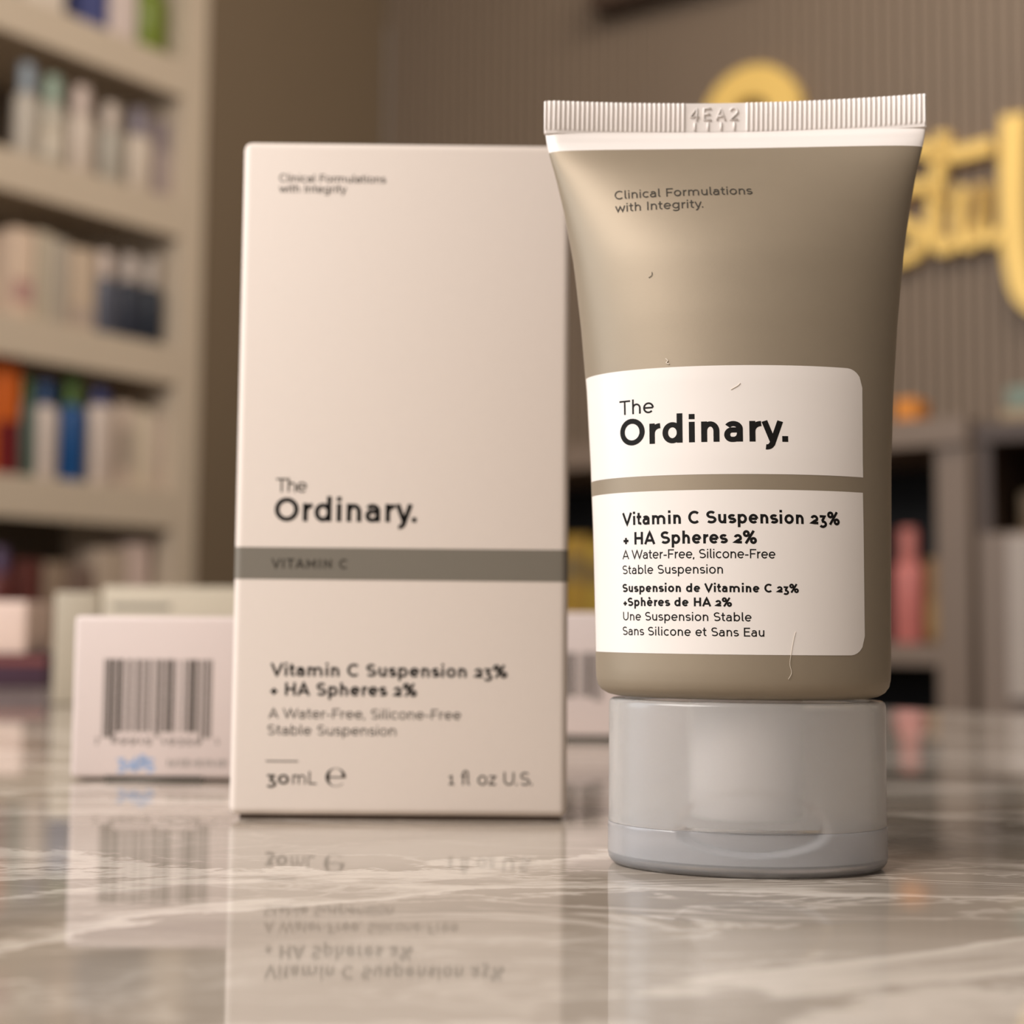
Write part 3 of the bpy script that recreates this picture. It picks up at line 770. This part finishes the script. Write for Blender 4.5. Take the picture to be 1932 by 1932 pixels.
# ------------------------------------------------------------------ gold sign on the slatted wall
sign = tag(empty('wall_sign', (CORNER[0], CORNER[1], 0), radians(WB_A)), 'gold raised lettering and ring emblem mounted on the slatted wall', 'sign')
def solid_strokes(strokes, hw, y0=-.03, y1=-.002, taper=None):
    """raised letter: pen strokes with thickness, standing off the wall"""
    bm = bmesh.new()
    for p in strokes:
        f = bmesh.new()
        ribbon(f, p, hw, lambda x, z: Vector((x, y0, z)), .03)
        r = bmesh.ops.extrude_face_region(f, geom=f.faces[:])
        bmesh.ops.translate(f, verts=[v for v in r['geom'] if isinstance(v, bmesh.types.BMVert)], vec=(0, y1 - y0, 0))
        bmesh.ops.recalc_face_normals(f, faces=f.faces)
        me = bpy.data.meshes.new('tmp'); f.to_mesh(me); f.free(); bm.from_mesh(me); bpy.data.meshes.remove(me)
    return bm
def on_wall(px, py):
    """wall coordinates (metres along the wall, height) of a spot sighted from the lens"""
    m = (px - 966) / 2800.0
    c, s = cos(radians(WB_A)), sin(radians(WB_A))
    t = (m * CORNER[1] - CORNER[0]) / (c - m * s)
    d = CORNER[1] + t * s
    return t, CAM_H + (1176 + .0092 * (px - 966) - py) / 2800 * d
def wp(*pts): return [on_wall(*p) for p in pts]
def curve(pts, n=6):
    """smooth line through the points"""
    out = []
    for i in range(len(pts) - 1):
        p0 = pts[max(i - 1, 0)]; p1 = pts[i]; p2 = pts[i + 1]; p3 = pts[min(i + 2, len(pts) - 1)]
        for k in range(n):
            t = k / n
            out.append(tuple(.5 * (2 * p1[j] + (p2[j] - p0[j]) * t + (2 * p0[j] - 5 * p1[j] + 4 * p2[j] - p3[j]) * t * t + (3 * p1[j] - p0[j] - 3 * p2[j] + p3[j]) * t ** 3) for j in (0, 1)))
    return out + [pts[-1]]
c0 = on_wall(1431, 212)
obj('ring_emblem', solid_strokes([arc(c0[0], c0[1], .075, .075, 0, 360)], .032), M_gold, sign, smooth=False)
obj('script_letter', solid_strokes([curve(wp((1800, 372), (1770, 345), (1725, 352), (1698, 385), (1715, 415), (1752, 432), (1748, 470), (1705, 488), (1650, 482)))], .0115), M_gold, sign)
obj('script_letter', solid_strokes([curve(wp((1800, 240), (1788, 330), (1780, 420), (1792, 462), (1822, 455)))], .0125), M_gold, sign)
obj('cross_stroke', solid_strokes([curve(wp((1700, 300), (1740, 268), (1800, 284), (1850, 276), (1895, 264)))], .0135), M_gold, sign)
obj('script_letter', solid_strokes([curve(wp((1838, 345), (1828, 400), (1834, 450), (1856, 452), (1870, 400), (1876, 340))), curve(wp((1876, 340), (1872, 420), (1888, 448), (1915, 430)))], .0105), M_gold, sign)
obj('script_letter', solid_strokes([curve(wp((1936, 205), (1932, 300), (1931, 400), (1936, 480), (1952, 548), (1996, 585)))], .021), M_gold, sign)
obj('script_letter', solid_strokes([curve(wp((1996, 585), (2045, 545), (2062, 440), (2066, 300), (2068, 195)))], .021), M_gold, sign)

# ------------------------------------------------------------------ small details on the tube
M_hair = mat('pale_fibre', (226, 214, 196), rough=.5)
def fibre(pts, r, label, name='lint_fibre', cat='fibre', m=M_hair):
    o = tag(empty(name, TUBE_LOC, TUBE_YAW), label, cat)
    bm = bmesh.new()
    P = curve(pts, 6); tube_path(bm, [skin(s, z, .09) * MM for s, z in P], r, 5)
    obj('strand', bm, m, o, smooth=True)
h = [(6.4, 33.4), (6.1, 32.4), (5.55, 29.3), (5.75, 27.9), (5.3, 27.0)]
fibre(h, .00003, 'fine pale hair clinging to the lower right of the tube', name='stray_hair', cat='hair')
fibre([(-.6, 67.6), (-1.0, 67.2), (-1.9, 66.7)], .00005, 'tiny lint fibre on the upper white label')
fibre([(-12.7, 84.2), (-12.75, 83.7), (-13.2, 83.4)], .00004, 'tiny dark curled fibre on the upper left of the tube', m=M_inkgrey)
fibre([(-10.9, 71.4), (-10.6, 71.1), (-10.8, 70.8), (-10.4, 70.6)], .00007, 'tiny white lint crumb just above the white label')
